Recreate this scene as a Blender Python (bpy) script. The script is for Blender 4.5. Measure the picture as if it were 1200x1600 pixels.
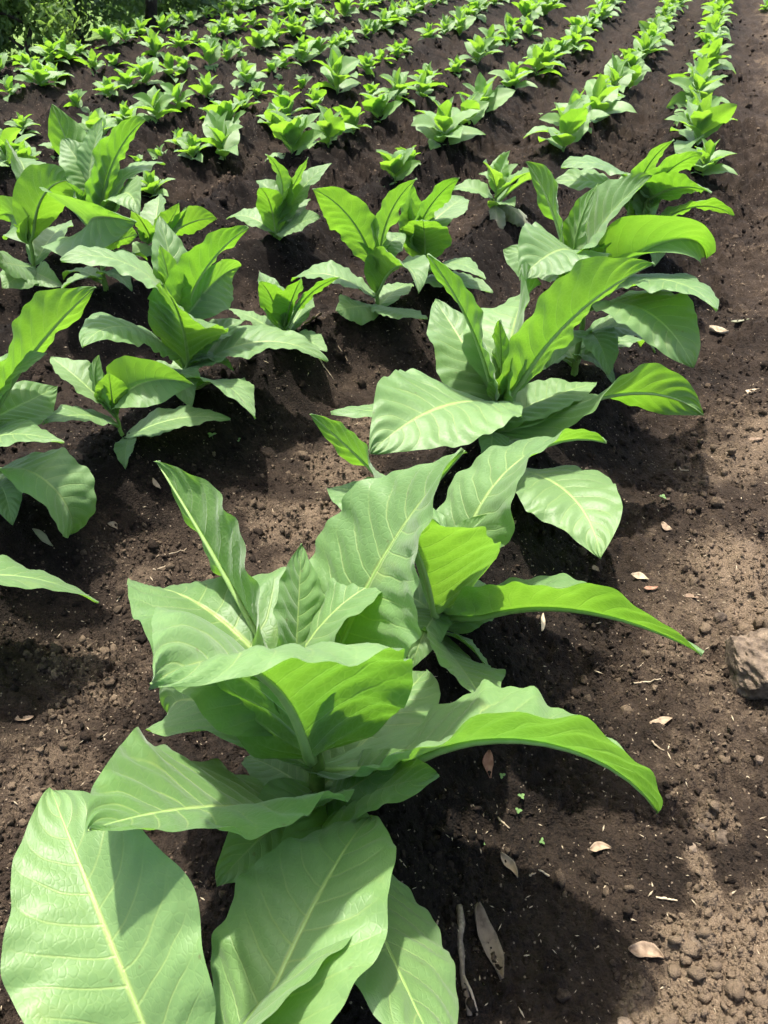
import bpy, math, random
import numpy as np

for o in list(bpy.data.objects):
    bpy.data.objects.remove(o, do_unlink=True)
sc = bpy.context.scene
COL = sc.collection
R = math.radians
rng = np.random.default_rng(7)
random.seed(7)

# ------------------------------------------------------------------ camera
EYE = 1.6
FPX = 1232.0                      # focal length in pixels of the 1200x1600 photograph
PITCH = math.atan((800 + 205) / FPX)
cam_d = bpy.data.cameras.new('camera')
cam_d.sensor_fit = 'VERTICAL'
cam_d.sensor_height = 24.0
cam_d.lens = FPX / 1600 * 24.0
cam_d.clip_start = 0.02
cam_d.clip_end = 2000
cam_d.dof.use_dof = True
cam_d.dof.focus_distance = 2.0
cam_d.dof.aperture_fstop = 9.0
cam = bpy.data.objects.new('camera', cam_d)
COL.objects.link(cam)
cam.location = (0, 0, EYE)
cam.rotation_euler = (math.pi / 2 - PITCH, 0, 0)
sc.camera = cam

# ------------------------------------------------------------------ light
SUN_AZ = R(22)                    # degrees to the left of straight ahead
SUN_EL = R(72)
w = bpy.data.worlds.new('World')
sc.world = w
w.use_nodes = True
nt = w.node_tree
bgn = nt.nodes['Background']
sky = nt.nodes.new('ShaderNodeTexSky')
sky.sky_type = 'NISHITA'
sky.sun_disc = False
sky.sun_elevation = SUN_EL
sky.sun_rotation = -SUN_AZ
sky.dust_density = 4.5
sky.air_density = 1.0
nt.links.new(sky.outputs[0], bgn.inputs[0])
bgn.inputs[1].default_value = 0.14
sl = bpy.data.lights.new('sun', 'SUN')
sl.energy = 3.9
sl.angle = R(1.5)
sl.color = (1.0, 0.955, 0.88)
so = bpy.data.objects.new('sun', sl)
COL.objects.link(so)
so.location = (0, 0, 30)
so.rotation_euler = (-(math.pi / 2 - SUN_EL), 0, SUN_AZ)
# sun shines along local -Z: tilted so that it comes from ahead (+Y), then swung left
sc.view_settings.view_transform = 'Standard'
sc.view_settings.look = 'None'
sc.view_settings.exposure = 1.42
sc.view_settings.gamma = 1.0
sc.view_settings.use_curve_mapping = False
sc.render.engine = 'CYCLES'
sc.cycles.max_bounces = 5
sc.cycles.diffuse_bounces = 3
sc.cycles.glossy_bounces = 2
sc.cycles.transmission_bounces = 4
sc.cycles.use_adaptive_sampling = True
sc.cycles.adaptive_threshold = 0.03
sc.cycles.caustics_reflective = False
sc.cycles.caustics_refractive = False
sc.cycles.use_denoising = True

CP, SP = math.cos(PITCH), math.sin(PITCH)
def gnd(px, py, z=0.0):
    """world point at height z seen at a pixel of the photograph"""
    a = (px - 600) / FPX; b = (800 - py) / FPX
    d = np.array([a, CP + b * SP, -SP + b * CP])
    t = (z - EYE) / d[2]
    return np.array([0, 0, EYE]) + t * d
def proj(p):
    x, y, z = p[0], p[1], p[2] - EYE
    D = y * CP - z * SP
    return 600 + FPX * x / D, 800 - FPX * (y * SP + z * CP) / D, FPX / D
FITTED={
'P0':((-0.265,0.254),[
(-.030,.081,.247,.525,.141,2.140,.053,-.025,.737,-.762,-.192,-.112,.049,.025,.356,.054,.433,-.037,-.027),
(.043,.093,.225,.524,.143,1.080,.094,.036,.786,-1.286,-.328,-.330,.143,.060,.134,.159,.333,-.118,-.233),
(-.025,.038,.196,.516,.125,1.047,-.328,-.144,.833,-1.454,-.416,-.682,-.262,.100,-.020,.241,.393,-.046,-.303),
(-.038,-.024,.147,.500,.099,2.102,.245,.149,.612,-1.400,-.302,.349,.276,.025,.321,.012,.110,.087,-.274)]),
'P1':((-0.139,0.906),[
(.003,-.049,.227,.734,.225,-2.262,.257,.072,1.553,-.439,-.626,.292,-.324,-.303,1.058,-.405,.497,.481,-.968),
(-.004,.018,.291,.635,.173,2.263,-.007,-.016,.823,-.428,.028,1.003,.879,.071,.120,.490,.329,.379,-.164),
(-.027,-.008,.405,.309,.082,1.523,.003,.053,.880,-.399,-.093,.953,.202,-.206,.217,-.306,.111,.179,-.049),
(-.055,.038,.380,.371,.089,.767,-.238,-.144,1.130,-.986,-.394,-.333,-.045,.085,.097,.396,.297,.213,-.287),
(-.006,.020,.302,.548,.180,2.422,.143,.036,.964,-1.329,-.300,-.252,.753,.427,.181,.049,.334,-.491,-.189),
(-.020,.003,.179,.510,.147,2.555,-.002,-.034,.508,-1.412,-.334,.204,-.893,-.271,.604,-.440,.481,.141,.165),
(-.004,-.053,.090,.625,.204,-2.597,.457,.133,.966,-.185,.029,.477,-.388,-.375,.491,-.452,.202,.040,-.081),
(.136,-.021,.178,.631,.202,-.060,-.163,-.257,1.088,-1.428,-.610,-.437,-.142,-.341,.233,.213,.497,.015,-.060),
(.023,-.029,.057,.397,.102,-.565,.166,.089,1.154,-.394,-.070,-.155,-.020,.057,.127,-.052,.227,-.137,-.315),
(-.003,-.012,.108,.438,.118,.709,.372,.130,.547,-.981,-.169,-.062,.068,.069,.218,.059,.256,-.015,-.234),
(-.013,-.027,.067,.307,.079,-.200,.279,.116,.991,-.285,.015,-.020,-.101,-.032,.202,-.089,.214,-.050,-.275),
(.037,.104,.377,.521,.170,.726,-.426,-.141,1.158,-.300,.041,.186,-.397,-.211,.294,.182,.182,.499,-.225),
(.021,-.031,.112,.595,.162,-1.226,.051,.018,.349,-.110,.128,-.559,-.076,.195,-.032,.248,.306,-.058,-.353)]),
'P2':((0.146,1.419),[
(-.017,-.053,.101,.610,.177,-1.963,-.518,-.165,1.402,-.424,.095,.098,-.204,-.163,.711,-.211,.652,-.046,.329),
(.040,.070,.193,.578,.161,1.007,-.740,-.297,1.234,-1.077,-.486,-.178,-.588,-.001,.196,.213,.304,.403,-.210),
(.009,.017,.285,.497,.133,2.609,-.091,-.072,.868,-.621,.046,.452,.874,.246,.039,.152,.300,.000,-.316),
(.006,.022,.318,.368,.110,2.790,-.189,-.121,.797,-1.188,-.140,-.012,-.018,-.002,.079,-.111,.092,-.112,-.412),
(.057,-.033,.096,.623,.162,-.496,-.085,.023,.931,-1.094,-.043,-.325,-.477,-.031,.297,-.383,.494,-.340,-.024),
(-.002,-.032,.035,.364,.111,-1.344,.062,.018,.559,-.324,-.032,-.534,.093,.125,.144,.313,.467,-.064,-.137),
(.012,-.024,.050,.238,.070,.759,.197,.068,.567,-1.201,-.236,.089,.091,.012,.270,-.004,.216,.004,-.221)]),
'P3':((0.370,2.263),[
(.052,-.009,.241,.618,.180,.011,.252,.011,1.302,-.835,-.173,-.609,-.229,-.311,.124,.715,.484,.455,-.136),
(.011,.003,.200,.563,.149,2.764,.013,.038,1.294,-.352,-.130,.290,.503,.183,.155,.066,.300,.000,-.244),
(.032,-.008,.122,.408,.114,-3.087,.091,.059,1.502,-.087,-.007,-.026,.134,.094,.149,.087,.170,.003,-.334),
(.031,-.002,.168,.532,.147,2.123,-.103,-.063,.685,-.496,.037,-.072,.114,.060,.222,.083,.266,-.019,-.224),
(.028,.002,.238,.564,.166,1.441,-.339,-.101,1.050,-1.118,-.257,-.261,-.757,-.294,.476,-.320,.634,-.095,.177),
(.029,-.010,.220,.607,.212,-2.496,.120,.019,.539,-.696,-.213,.216,-.555,-.314,.299,.029,.168,.446,-.205),
(.089,-.035,.112,.666,.148,.191,-.113,-.286,.655,-.674,-.621,.297,-1.859,-.715,.348,.090,.168,.375,-.205),
(.031,-.073,.010,.603,.173,-.856,-.483,-.223,.467,-.472,-.379,-.245,.469,.206,.096,.388,.245,-.003,-.305),
(-.011,.000,.131,.427,.119,.227,.220,.103,.512,-.657,.033,-.043,-.099,-.025,.211,-.024,.237,.000,-.250),
(-.016,-.008,.097,.580,.156,-2.798,-.118,-.057,.647,-.616,-.057,.508,.128,-.094,-.054,-.222,.397,.064,-.314)]),
'P4':((0.776,2.850),[
(-.033,.013,.269,.633,.166,2.030,-.039,.047,1.147,-.476,-.310,.532,.871,.224,.105,.106,.300,.000,-.272),
(-.023,.011,.262,.497,.127,3.075,.064,.018,1.197,.617,.170,.073,.149,.030,.124,-.081,.080,-.112,-.403),
(-.056,.022,.280,.593,.180,-.668,-.040,-.019,1.601,-.863,.037,.188,.519,.192,.341,.085,.356,-.061,-.083),
(.044,-.005,.329,.578,.165,-.118,.516,.283,1.276,-1.453,-.912,-.114,2.305,.530,.729,.287,1.197,-.022,.278),
(-.032,.022,.466,.434,.163,-2.299,-.044,-.079,.786,-1.318,-.043,.024,-.430,-.107,.280,-.037,.265,.197,-.158),
(.009,.018,.452,.404,.129,2.620,-.260,-.149,.080,-.660,.463,-.234,-.243,-.018,.050,-.064,.192,-.085,-.364),
(.013,.006,.280,.582,.168,-1.019,-.079,.051,.736,-1.464,-.010,-.153,.351,.304,.208,-.003,.301,-.277,-.204),
(-.001,.016,.369,.601,.157,-.581,-.585,-.317,.511,-.469,-.237,.029,-.248,-.092,.118,.054,.101,.199,-.398),
(.005,-.009,.071,.400,.102,.511,.081,.025,.610,-1.233,-.314,-.096,.128,.097,.206,.140,.264,.015,-.238)]),
'P5':((1.382,4.121),[
(-.006,.008,.271,.546,.165,3.093,.044,.006,.550,-.793,.131,.636,-.421,-.390,.019,-.475,.433,.166,-.234),
(-.013,.009,.274,.582,.152,3.059,.359,.156,.838,-.674,-.430,.280,-.033,-.103,-.061,-.046,.375,.164,-.329),
(-.050,.014,.119,.512,.141,-.272,-.151,-.076,2.036,-1.102,-.272,-.013,-.353,-.157,.227,-.237,.215,-.066,-.250),
(-.053,.019,.167,.496,.144,-.652,-.179,-.098,1.578,-1.062,-.163,.043,-.454,-.223,.195,-.194,.169,.064,-.302),
(-.075,.030,.241,.509,.135,-1.076,-.006,-.045,.848,-.722,-.209,-.232,-.198,-.139,.183,.264,.324,.222,-.212),
(-.008,.002,.110,.472,.138,-.198,-.119,-.083,1.043,-1.093,-.486,-.367,-.267,.006,.191,.178,.194,.080,-.291),
(-.012,.004,.159,.377,.106,2.005,-.302,-.126,.800,-.585,-.063,-.025,-.052,-.014,.257,-.019,.272,-.008,-.194)]),
'Q1':((-1.212,1.961),[
(-.003,.008,.264,.592,.174,.866,-.087,-.012,.873,-.592,.123,-.231,-.873,-.317,.334,-.108,.306,.191,-.120),
(.002,.016,.302,.321,.084,.752,-.083,-.028,1.099,-.865,-.245,.003,.139,.075,.358,.042,.356,-.027,-.075),
(-.022,.006,.297,.375,.105,1.146,.049,.057,.018,-.444,.283,.023,.594,.144,.212,.007,.197,-.281,-.274),
(-.044,-.018,.215,.410,.107,-.416,.292,.067,.962,-1.114,-.237,.070,-.237,-.135,.165,-.065,.123,.100,-.360),
(.024,.012,.154,.424,.135,-.307,-.222,-.071,.595,-2.408,-.649,-.253,.138,.069,.285,.283,.438,.056,-.067)]),
'Q2':((-0.937,2.363),[
(-.005,-.001,.103,.327,.086,2.756,-.234,-.084,.903,-.650,-.146,.263,-.216,-.120,.460,-.218,.301,.054,-.045),
(-.020,-.005,.121,.235,.060,-2.578,.044,.011,1.138,.800,.240,.091,.138,.028,.261,-.024,.205,-.040,-.237),
(-.011,-.001,.121,.216,.057,-.980,-.008,-.009,1.204,-.074,.003,-.259,-.005,.035,.236,.090,.392,-.067,-.132),
(-.006,.001,.136,.338,.108,.025,-.022,.022,1.064,-1.451,-.088,.342,.961,.288,.631,.040,.425,-.241,.137),
(-.000,-.003,.064,.315,.085,-2.305,.074,.051,.936,-.716,-.240,-.051,.087,.063,.178,.042,.210,-.034,-.290),
(.017,-.006,.020,.382,.085,.259,-.070,-.002,.494,-.846,.001,-.012,-.044,.028,.204,-.051,.212,-.036,-.271),
(.025,-.004,.017,.160,.042,-1.436,-.092,.004,.447,-1.190,-.258,.115,.202,.048,.372,.033,.303,.001,-.101)]),
'Q0':((-1.371,1.454),[
(.046,.012,.089,.577,.129,.308,-.212,-.068,.435,-1.100,-.194,-.243,-.250,-.044,.126,-.132,.273,-.155,-.282)]),
'Q3':((-0.780,2.733),[
(.020,-.007,.083,.548,.157,-1.094,-.479,-.188,1.208,-.345,.008,-.120,-.500,-.204,.285,-.903,.358,-.722,-.115),
(-.025,-.007,.145,.500,.127,-2.442,.485,.188,1.101,-.854,-.543,-.194,-.012,.043,.031,.172,.148,.059,-.427),
(.036,-.001,.092,.565,.132,.242,-.260,-.126,.579,-.823,-.447,.021,-.170,.074,.257,-.041,.244,.058,-.214),
(-.004,.005,.220,.509,.142,.354,.061,-.005,1.271,-.674,-.194,-.350,-.464,-.189,.222,.175,.433,.196,-.111),
(.028,.018,.283,.533,.141,-2.727,.159,.089,1.338,-1.034,-.409,.223,.045,-.046,-.167,-.059,.476,.087,-.333),
(-.000,.009,.253,.327,.086,-2.554,.123,.056,1.616,-.040,-.151,.022,.283,.114,.357,.055,.344,-.075,-.084),
(.017,.010,.201,.492,.112,1.780,.145,.028,1.201,-.506,-.166,.346,.287,-.007,.409,-.101,.199,-.034,-.148),
(.027,.020,.276,.419,.106,1.054,.148,.016,.583,-.738,-.118,.664,1.026,.185,.678,-.284,.276,-.397,.082),
(.039,-.038,.006,.477,.119,-.757,-.106,-.065,.911,-1.244,-.329,-.156,-.284,-.069,.111,-.031,.346,.027,-.248),
(-.002,-.003,.102,.315,.087,.517,.071,.030,.804,-.714,-.103,.016,.049,.018,.295,.012,.285,-.003,-.163)]),
'Q4':((-0.429,3.149),[
(-.022,-.007,.048,.310,.078,-1.793,-.163,-.052,1.455,-.499,-.221,.144,-.009,.002,.467,-.009,.380,.084,.011),
(-.020,-.005,.065,.298,.078,1.971,.031,.025,.994,-.693,-.175,.219,.303,.056,.443,.024,.311,.005,-.050),
(-.002,-.001,.075,.300,.081,-.823,-.075,-.034,1.166,-.249,-.043,.062,.019,-.011,.398,.003,.361,.032,-.046),
(.006,-.004,.048,.345,.081,.344,-.086,-.040,1.173,-.733,-.307,-.398,-.426,-.059,.128,.035,.160,-.001,-.354),
(.005,-.005,.028,.283,.077,1.059,.315,.106,.529,-.617,-.074,-.122,-.375,-.076,.231,-.027,.305,.089,-.192),
(-.012,-.010,.017,.294,.081,2.753,-.160,-.050,.594,-.605,-.077,.091,.235,.065,.222,.013,.167,-.051,-.287),
(-.005,-.007,.022,.300,.081,-.913,.161,.059,.474,-.638,-.056,-.076,.040,.020,.200,.053,.246,-.014,-.250)]),
'Q5':((-0.030,3.446),[
(-.006,.004,.198,.472,.132,-3.084,.171,.136,1.313,-.508,-.347,.407,.497,.218,.235,.308,-.012,.306,-.383),
(.004,.005,.186,.450,.121,.224,-.082,-.056,1.582,-.533,-.423,-.278,-.462,-.132,.103,.159,.271,.223,-.296),
(-.023,.005,.205,.258,.076,.815,.045,.033,.870,-.890,-.120,.122,.113,.013,.221,-.030,.147,-.013,-.293),
(.006,-.006,.087,.487,.124,-.762,-.458,-.205,1.307,-1.505,-.570,-.129,-.251,-.079,.419,-.257,.497,-.209,.055),
(-.002,-.010,.026,.303,.090,-2.296,.117,.049,.427,-.380,.160,-.033,-.806,-.279,.041,-.243,.061,.147,-.461),
(-.018,-.005,.070,.443,.114,2.962,-.219,-.046,.665,-.883,-.494,.122,-.130,-.100,.293,.133,.219,.275,-.210),
(.001,-.008,.032,.365,.099,-1.079,.262,.096,.273,-.250,.111,-.177,.116,.053,.049,.137,.199,-.029,-.378),
(.007,-.008,.025,.272,.077,.834,.167,.056,.519,-.809,-.107,.014,-.148,-.054,.215,-.046,.207,.038,-.265)]),
'Q6':((0.208,3.785),[
(-.005,-.005,.099,.340,.124,-1.747,.045,.028,1.306,-.549,-.227,.016,-.039,-.018,.256,.150,.248,.167,-.188),
(-.069,.005,.152,.417,.123,.010,-.001,-.011,1.491,-.937,.010,-.213,-.514,-.172,.050,.060,.179,.191,-.388),
(-.016,.003,.167,.260,.068,-2.786,.066,.022,1.139,.227,.115,.095,.173,.042,.313,.008,.255,-.022,-.170),
(-.037,.010,.230,.421,.116,.756,.303,.110,.471,-.564,-.044,.061,-.018,.007,.336,.019,.299,.066,-.127),
(-.044,.002,.145,.330,.096,2.682,-.151,-.053,1.017,.782,.223,-.107,-.209,-.052,.316,.009,.378,.047,-.084),
(-.086,-.022,.010,.456,.122,-.498,.041,-.040,.333,-.309,-.321,-.144,.145,.034,.159,.251,.246,.088,-.275),
(.012,-.006,.045,.426,.109,-.993,.180,.078,.864,-1.127,-.197,.084,-.145,-.057,.101,-.194,.201,-.060,-.351)]),
'R1':((-1.361,3.669),[
(.044,.019,.244,.600,.170,2.049,.471,.132,1.040,.031,.263,.604,1.349,.335,.344,.231,.131,-.082,-.226),
(.027,.016,.275,.576,.187,.564,.132,.058,1.351,-.518,-.443,-.516,-.314,.063,.032,.709,.336,.549,-.283),
(.027,.006,.224,.633,.223,-1.592,1.038,.342,.922,-.812,-.284,.776,.946,-.004,.943,-.639,.474,-.643,.331),
(.098,.042,.330,.429,.105,-.572,-.493,-.182,1.235,-1.485,-.548,.255,.297,.054,.322,.018,.307,.003,-.131),
(.044,.022,.301,.513,.125,.724,.197,.038,1.214,-1.074,-.687,-.339,.265,.150,.068,-.035,.273,-.381,-.319),
(.053,.031,.421,.317,.097,2.507,-.088,-.086,1.290,-.784,-.134,-.118,-.230,-.062,.276,-.007,.348,.037,-.125),
(.020,.020,.478,.309,.074,.856,.011,.004,1.188,-.214,-.035,.057,.107,.027,.344,.024,.309,.005,-.115),
(-.009,-.001,.200,.284,.087,.769,.388,.180,.252,-.637,.101,-.420,-.676,-.176,.141,-.167,.395,-.082,-.185)]),
'R0':((-1.772,3.865),[
(.035,.016,.171,.562,.131,-.370,-.180,-.030,1.277,-.913,-.359,-.506,-.732,-.088,.252,-.126,.558,-.065,-.013),
(.006,.004,.153,.460,.120,1.950,.555,.237,.656,-1.151,-.110,-.258,-1.919,-.505,.315,-.676,.471,.144,-.029),
(.064,.040,.368,.458,.114,1.798,.561,.143,.951,-1.381,-.308,.612,.471,.034,.333,-.019,.578,.092,.053),
(.014,-.001,.052,.417,.114,1.268,.158,.058,.592,-.719,-.081,-.076,-.167,-.046,.242,-.036,.288,.003,-.195),
(-.001,-.008,.047,.323,.094,-1.716,.076,.038,.428,.013,.191,-.349,-.723,-.173,.023,-.112,.234,.042,-.367),
(.013,-.005,.024,.301,.092,-1.608,-.229,-.079,.396,-.565,.006,-.232,-.266,-.039,.042,.053,.182,.045,-.379),
(-.006,-.013,.020,.272,.067,-.883,.348,.153,.300,-.658,.048,.278,.559,.152,.464,.112,.296,-.001,-.046)]),
'R2':((-1.280,4.166),[
(.038,.008,.057,.334,.083,1.351,.320,.094,.795,-.546,-.126,-.092,-.217,-.052,.416,.027,.472,.081,.038),
(.036,.005,.051,.273,.075,.135,-.030,-.010,.666,.281,.126,-.316,-.534,-.122,.282,-.008,.473,.069,-.048),
(.045,.002,.017,.411,.114,.512,.193,.017,.652,-.556,-.475,-.351,-.832,-.254,.144,-.191,.356,.017,-.209),
(.045,.010,.060,.306,.082,-1.594,.016,.012,1.021,-.382,-.049,-.200,-.329,-.069,.163,-.036,.284,.009,-.250),
(.041,.007,.035,.204,.060,-1.786,-.106,-.039,.312,-.389,.083,-.193,-.517,-.132,.089,-.088,.206,.056,-.341),
(.032,.003,.030,.287,.072,.270,.204,.078,.445,.352,.254,-.050,.026,.029,.070,-.051,.101,-.095,-.427)]),
'R3':((-0.589,4.307),[
(-.003,-.007,.023,.373,.093,-1.604,-.235,-.085,1.546,-.703,-.262,.121,.073,.017,.502,-.113,.428,-.076,.066),
(-.014,-.014,.012,.348,.098,.897,-.137,-.008,1.091,-1.078,-.096,-.042,-.070,-.003,.081,-.062,.106,-.052,-.414),
(-.007,-.004,.054,.342,.095,2.694,-.043,-.014,.673,-1.041,-.195,-.062,.002,.028,.270,-.008,.307,-.047,-.164),
(.013,.004,.139,.360,.094,-2.672,-.007,-.011,2.089,-.904,-.551,.101,.113,.016,.267,-.014,.206,-.009,-.233),
(.054,.006,.111,.406,.097,.520,-.099,-.025,1.174,-.806,-.035,.113,-.008,-.052,.303,-.182,.234,-.107,-.189),
(.009,.004,.151,.346,.084,.114,-.002,.004,1.001,-.076,.099,-.219,-.291,-.061,.188,-.070,.171,-.061,-.308),
(.030,.008,.157,.249,.068,2.275,.090,.009,1.161,-.992,-.230,-.023,-.098,-.035,.400,.023,.414,.058,-.010),
(.003,-.003,.046,.339,.095,-.601,.058,.024,.638,-.374,.053,.176,.386,.113,.284,-.006,.177,-.095,-.240)])}

# ------------------------------------------------------------------ helpers
def tag(o, label=None, cat=None, group=None, kind=None):
    if label: o['label'] = label
    if cat: o['category'] = cat
    if group: o['group'] = group
    if kind: o['kind'] = kind
    return o

def mesh_np(name, verts, quads=None, tris=None, mat=None, smooth=True, uv=None, attrs=None):
    verts = np.asarray(verts, np.float32)
    parts = []
    if quads is not None and len(quads): parts.append((np.asarray(quads, np.int32), 4))
    if tris is not None and len(tris): parts.append((np.asarray(tris, np.int32), 3))
    m = bpy.data.meshes.new(name)
    nl = sum(a.size for a, k in parts); nf = sum(len(a) for a, k in parts)
    m.vertices.add(len(verts)); m.vertices.foreach_set('co', verts.ravel())
    loops = np.concatenate([a.ravel() for a, k in parts])
    tot = np.concatenate([np.full(len(a), k, np.int32) for a, k in parts])
    start = np.concatenate([[0], np.cumsum(tot)[:-1]]).astype(np.int32)
    m.loops.add(nl); m.loops.foreach_set('vertex_index', loops)
    m.polygons.add(nf); m.polygons.foreach_set('loop_start', start)
    m.polygons.foreach_set('use_smooth', np.full(nf, smooth))
    if uv is not None:
        u = m.uv_layers.new(name='UVMap')
        u.data.foreach_set('uv', np.asarray(uv, np.float32)[loops].ravel())
    if attrs:
        for k, v in attrs.items():
            a = m.attributes.new(k, 'FLOAT', 'POINT')
            a.data.foreach_set('value', np.asarray(v, np.float32).ravel())
    m.update(calc_edges=True)
    m.validate()
    if mat: m.materials.append(mat)
    return m

def link(name, data, parent=None, loc=None, rz=0.0):
    o = bpy.data.objects.new(name, data)
    COL.objects.link(o)
    if parent is not None: o.parent = parent
    if loc is not None: o.location = [float(c) for c in loc]
    if rz: o.rotation_euler = (0, 0, rz)
    return o

def grid_quads(nr, nc, off=0):
    i = np.arange(nr - 1)[:, None] * nc + np.arange(nc - 1)[None]
    return (np.stack([i, i + 1, i + nc + 1, i + nc], -1).reshape(-1, 4) + off)

def tube(path, radii, sides=7, cap=True):
    path = np.asarray(path, float); radii = np.asarray(radii, float)
    T = np.gradient(path, axis=0); T /= np.linalg.norm(T, axis=1)[:, None] + 1e-9
    ref = np.array([0.31, 0.17, 0.94]) if abs(T[:, 2]).mean() < .8 else np.array([1.0, .1, 0])
    A = np.cross(T, ref); A /= np.linalg.norm(A, axis=1)[:, None] + 1e-9
    B = np.cross(T, A)
    th = np.linspace(0, 2 * np.pi, sides, endpoint=False)
    V = path[:, None] + radii[:, None, None] * (np.cos(th)[None, :, None] * A[:, None] + np.sin(th)[None, :, None] * B[:, None])
    n = len(path); q = []
    for i in range(n - 1):
        for k in range(sides):
            k2 = (k + 1) % sides
            q.append((i * sides + k, i * sides + k2, (i + 1) * sides + k2, (i + 1) * sides + k))
    V = V.reshape(-1, 3); tr = []
    if cap:
        V = np.vstack([V, path[0], path[-1]])
        a, b = len(V) - 2, len(V) - 1
        for k in range(sides):
            k2 = (k + 1) % sides
            tr.append((k2, k, a)); tr.append(((n - 1) * sides + k, (n - 1) * sides + k2, b))
    return V, q, tr

def join(parts):
    V = []; Q = []; T = []; n = 0
    for v, q, t in parts:
        V.append(np.asarray(v, float))
        if len(q): Q.append(np.asarray(q) + n)
        if len(t): T.append(np.asarray(t) + n)
        n += len(v)
    return np.vstack(V), (np.vstack(Q) if Q else None), (np.vstack(T) if T else None)

def hsh(ix, iy, s):
    h = (ix.astype(np.int64) * 374761393 + iy.astype(np.int64) * 668265263 + s * 1442695041) & 0xFFFFFFFF
    h = ((h ^ (h >> 13)) * 1274126177) & 0xFFFFFFFF
    h = ((h ^ (h >> 16)) * 2246822519) & 0xFFFFFFFF
    return ((h ^ (h >> 15)) & 0xFFFFFF) / float(0xFFFFFF)
def vnoise(x, y, s=0):
    ix = np.floor(x); iy = np.floor(y); fx = x - ix; fy = y - iy
    fx = fx * fx * fx * (fx * (fx * 6 - 15) + 10); fy = fy * fy * fy * (fy * (fy * 6 - 15) + 10)
    a = hsh(ix, iy, s); b = hsh(ix + 1, iy, s); c = hsh(ix, iy + 1, s); d = hsh(ix + 1, iy + 1, s)
    return (a + (b - a) * fx) * (1 - fy) + (c + (d - c) * fx) * fy
def fbm(x, y, s=0, o=4):
    r = 0; a = .5; t = 0
    for i in range(o):
        r = r + a * vnoise(x, y, s + i * 17); t += a; a *= .5
        x, y = x * 1.6 - y * 1.2 + 3.7, x * 1.2 + y * 1.6 + 1.3
    return r / t
def worley(x, y, s=0):
    ix = np.floor(x); iy = np.floor(y); best = np.full(x.shape, 9.0); idv = np.zeros(x.shape)
    for dx in (-1, 0, 1):
        for dy in (-1, 0, 1):
            cx = ix + dx; cy = iy + dy
            px = cx + hsh(cx, cy, s); py = cy + hsh(cx, cy, s + 5)
            d = (px - x) ** 2 + (py - y) ** 2
            k = d < best
            idv = np.where(k, hsh(cx, cy, s + 9), idv); best = np.where(k, d, best)
    return np.sqrt(best), idv
def sstep(a, b, x):
    t = np.clip((x - a) / (b - a), 0, 1); return t * t * (3 - 2 * t)

# ------------------------------------------------------------------ materials
def mat(name):
    m = bpy.data.materials.new(name); m.use_nodes = True
    nt = m.node_tree; nt.nodes.clear()
    out = nt.nodes.new('ShaderNodeOutputMaterial')
    return m, nt, out
class NB:
    """small node helper"""
    def __init__(s, nt): s.nt = nt
    def n(s, t, **kw):
        n = s.nt.nodes.new(t)
        for k, v in kw.items(): setattr(n, k, v)
        return n
    def put(s, sock, v):
        if hasattr(v, 'is_output'): s.nt.links.new(v, sock)
        elif isinstance(v, tuple) and len(v) == 3 and sock.type == 'RGBA': sock.default_value = (*v, 1)
        else: sock.default_value = v
    def m(s, op, a, b=0.0, c=0.0, clamp=False):
        n = s.n('ShaderNodeMath', operation=op); n.use_clamp = clamp
        s.put(n.inputs[0], a); s.put(n.inputs[1], b)
        if len(n.inputs) > 2: s.put(n.inputs[2], c)
        return n.outputs[0]
    def ss(s, x, a, b, lo=0.0, hi=1.0):
        n = s.n('ShaderNodeMapRange', interpolation_type='SMOOTHSTEP')
        s.put(n.inputs[0], x); s.put(n.inputs[1], a); s.put(n.inputs[2], b); s.put(n.inputs[3], lo); s.put(n.inputs[4], hi)
        return n.outputs[0]
    def mix(s, f, a, b, mode='MIX'):
        n = s.n('ShaderNodeMix', data_type='RGBA', blend_type=mode)
        s.put(n.inputs[0], f); s.put(n.inputs[6], a); s.put(n.inputs[7], b)
        return n.outputs[2]
    def noise(s, scale, vec=None, detail=4, rough=.55):
        n = s.n('ShaderNodeTexNoise'); n.inputs['Scale'].default_value = scale
        n.inputs['Detail'].default_value = detail; n.inputs['Roughness'].default_value = rough
        if vec is not None: s.put(n.inputs['Vector'], vec)
        return n.outputs['Fac']
    def attr(s, name):
        n = s.n('ShaderNodeAttribute'); n.attribute_name = name; return n.outputs['Fac']
    def bump(s, h, strength, dist, nrm=None):
        n = s.n('ShaderNodeBump'); s.put(n.inputs['Height'], h)
        n.inputs['Strength'].default_value = strength; n.inputs['Distance'].default_value = dist
        if nrm is not None: s.put(n.inputs['Normal'], nrm)
        return n.outputs[0]

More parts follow.
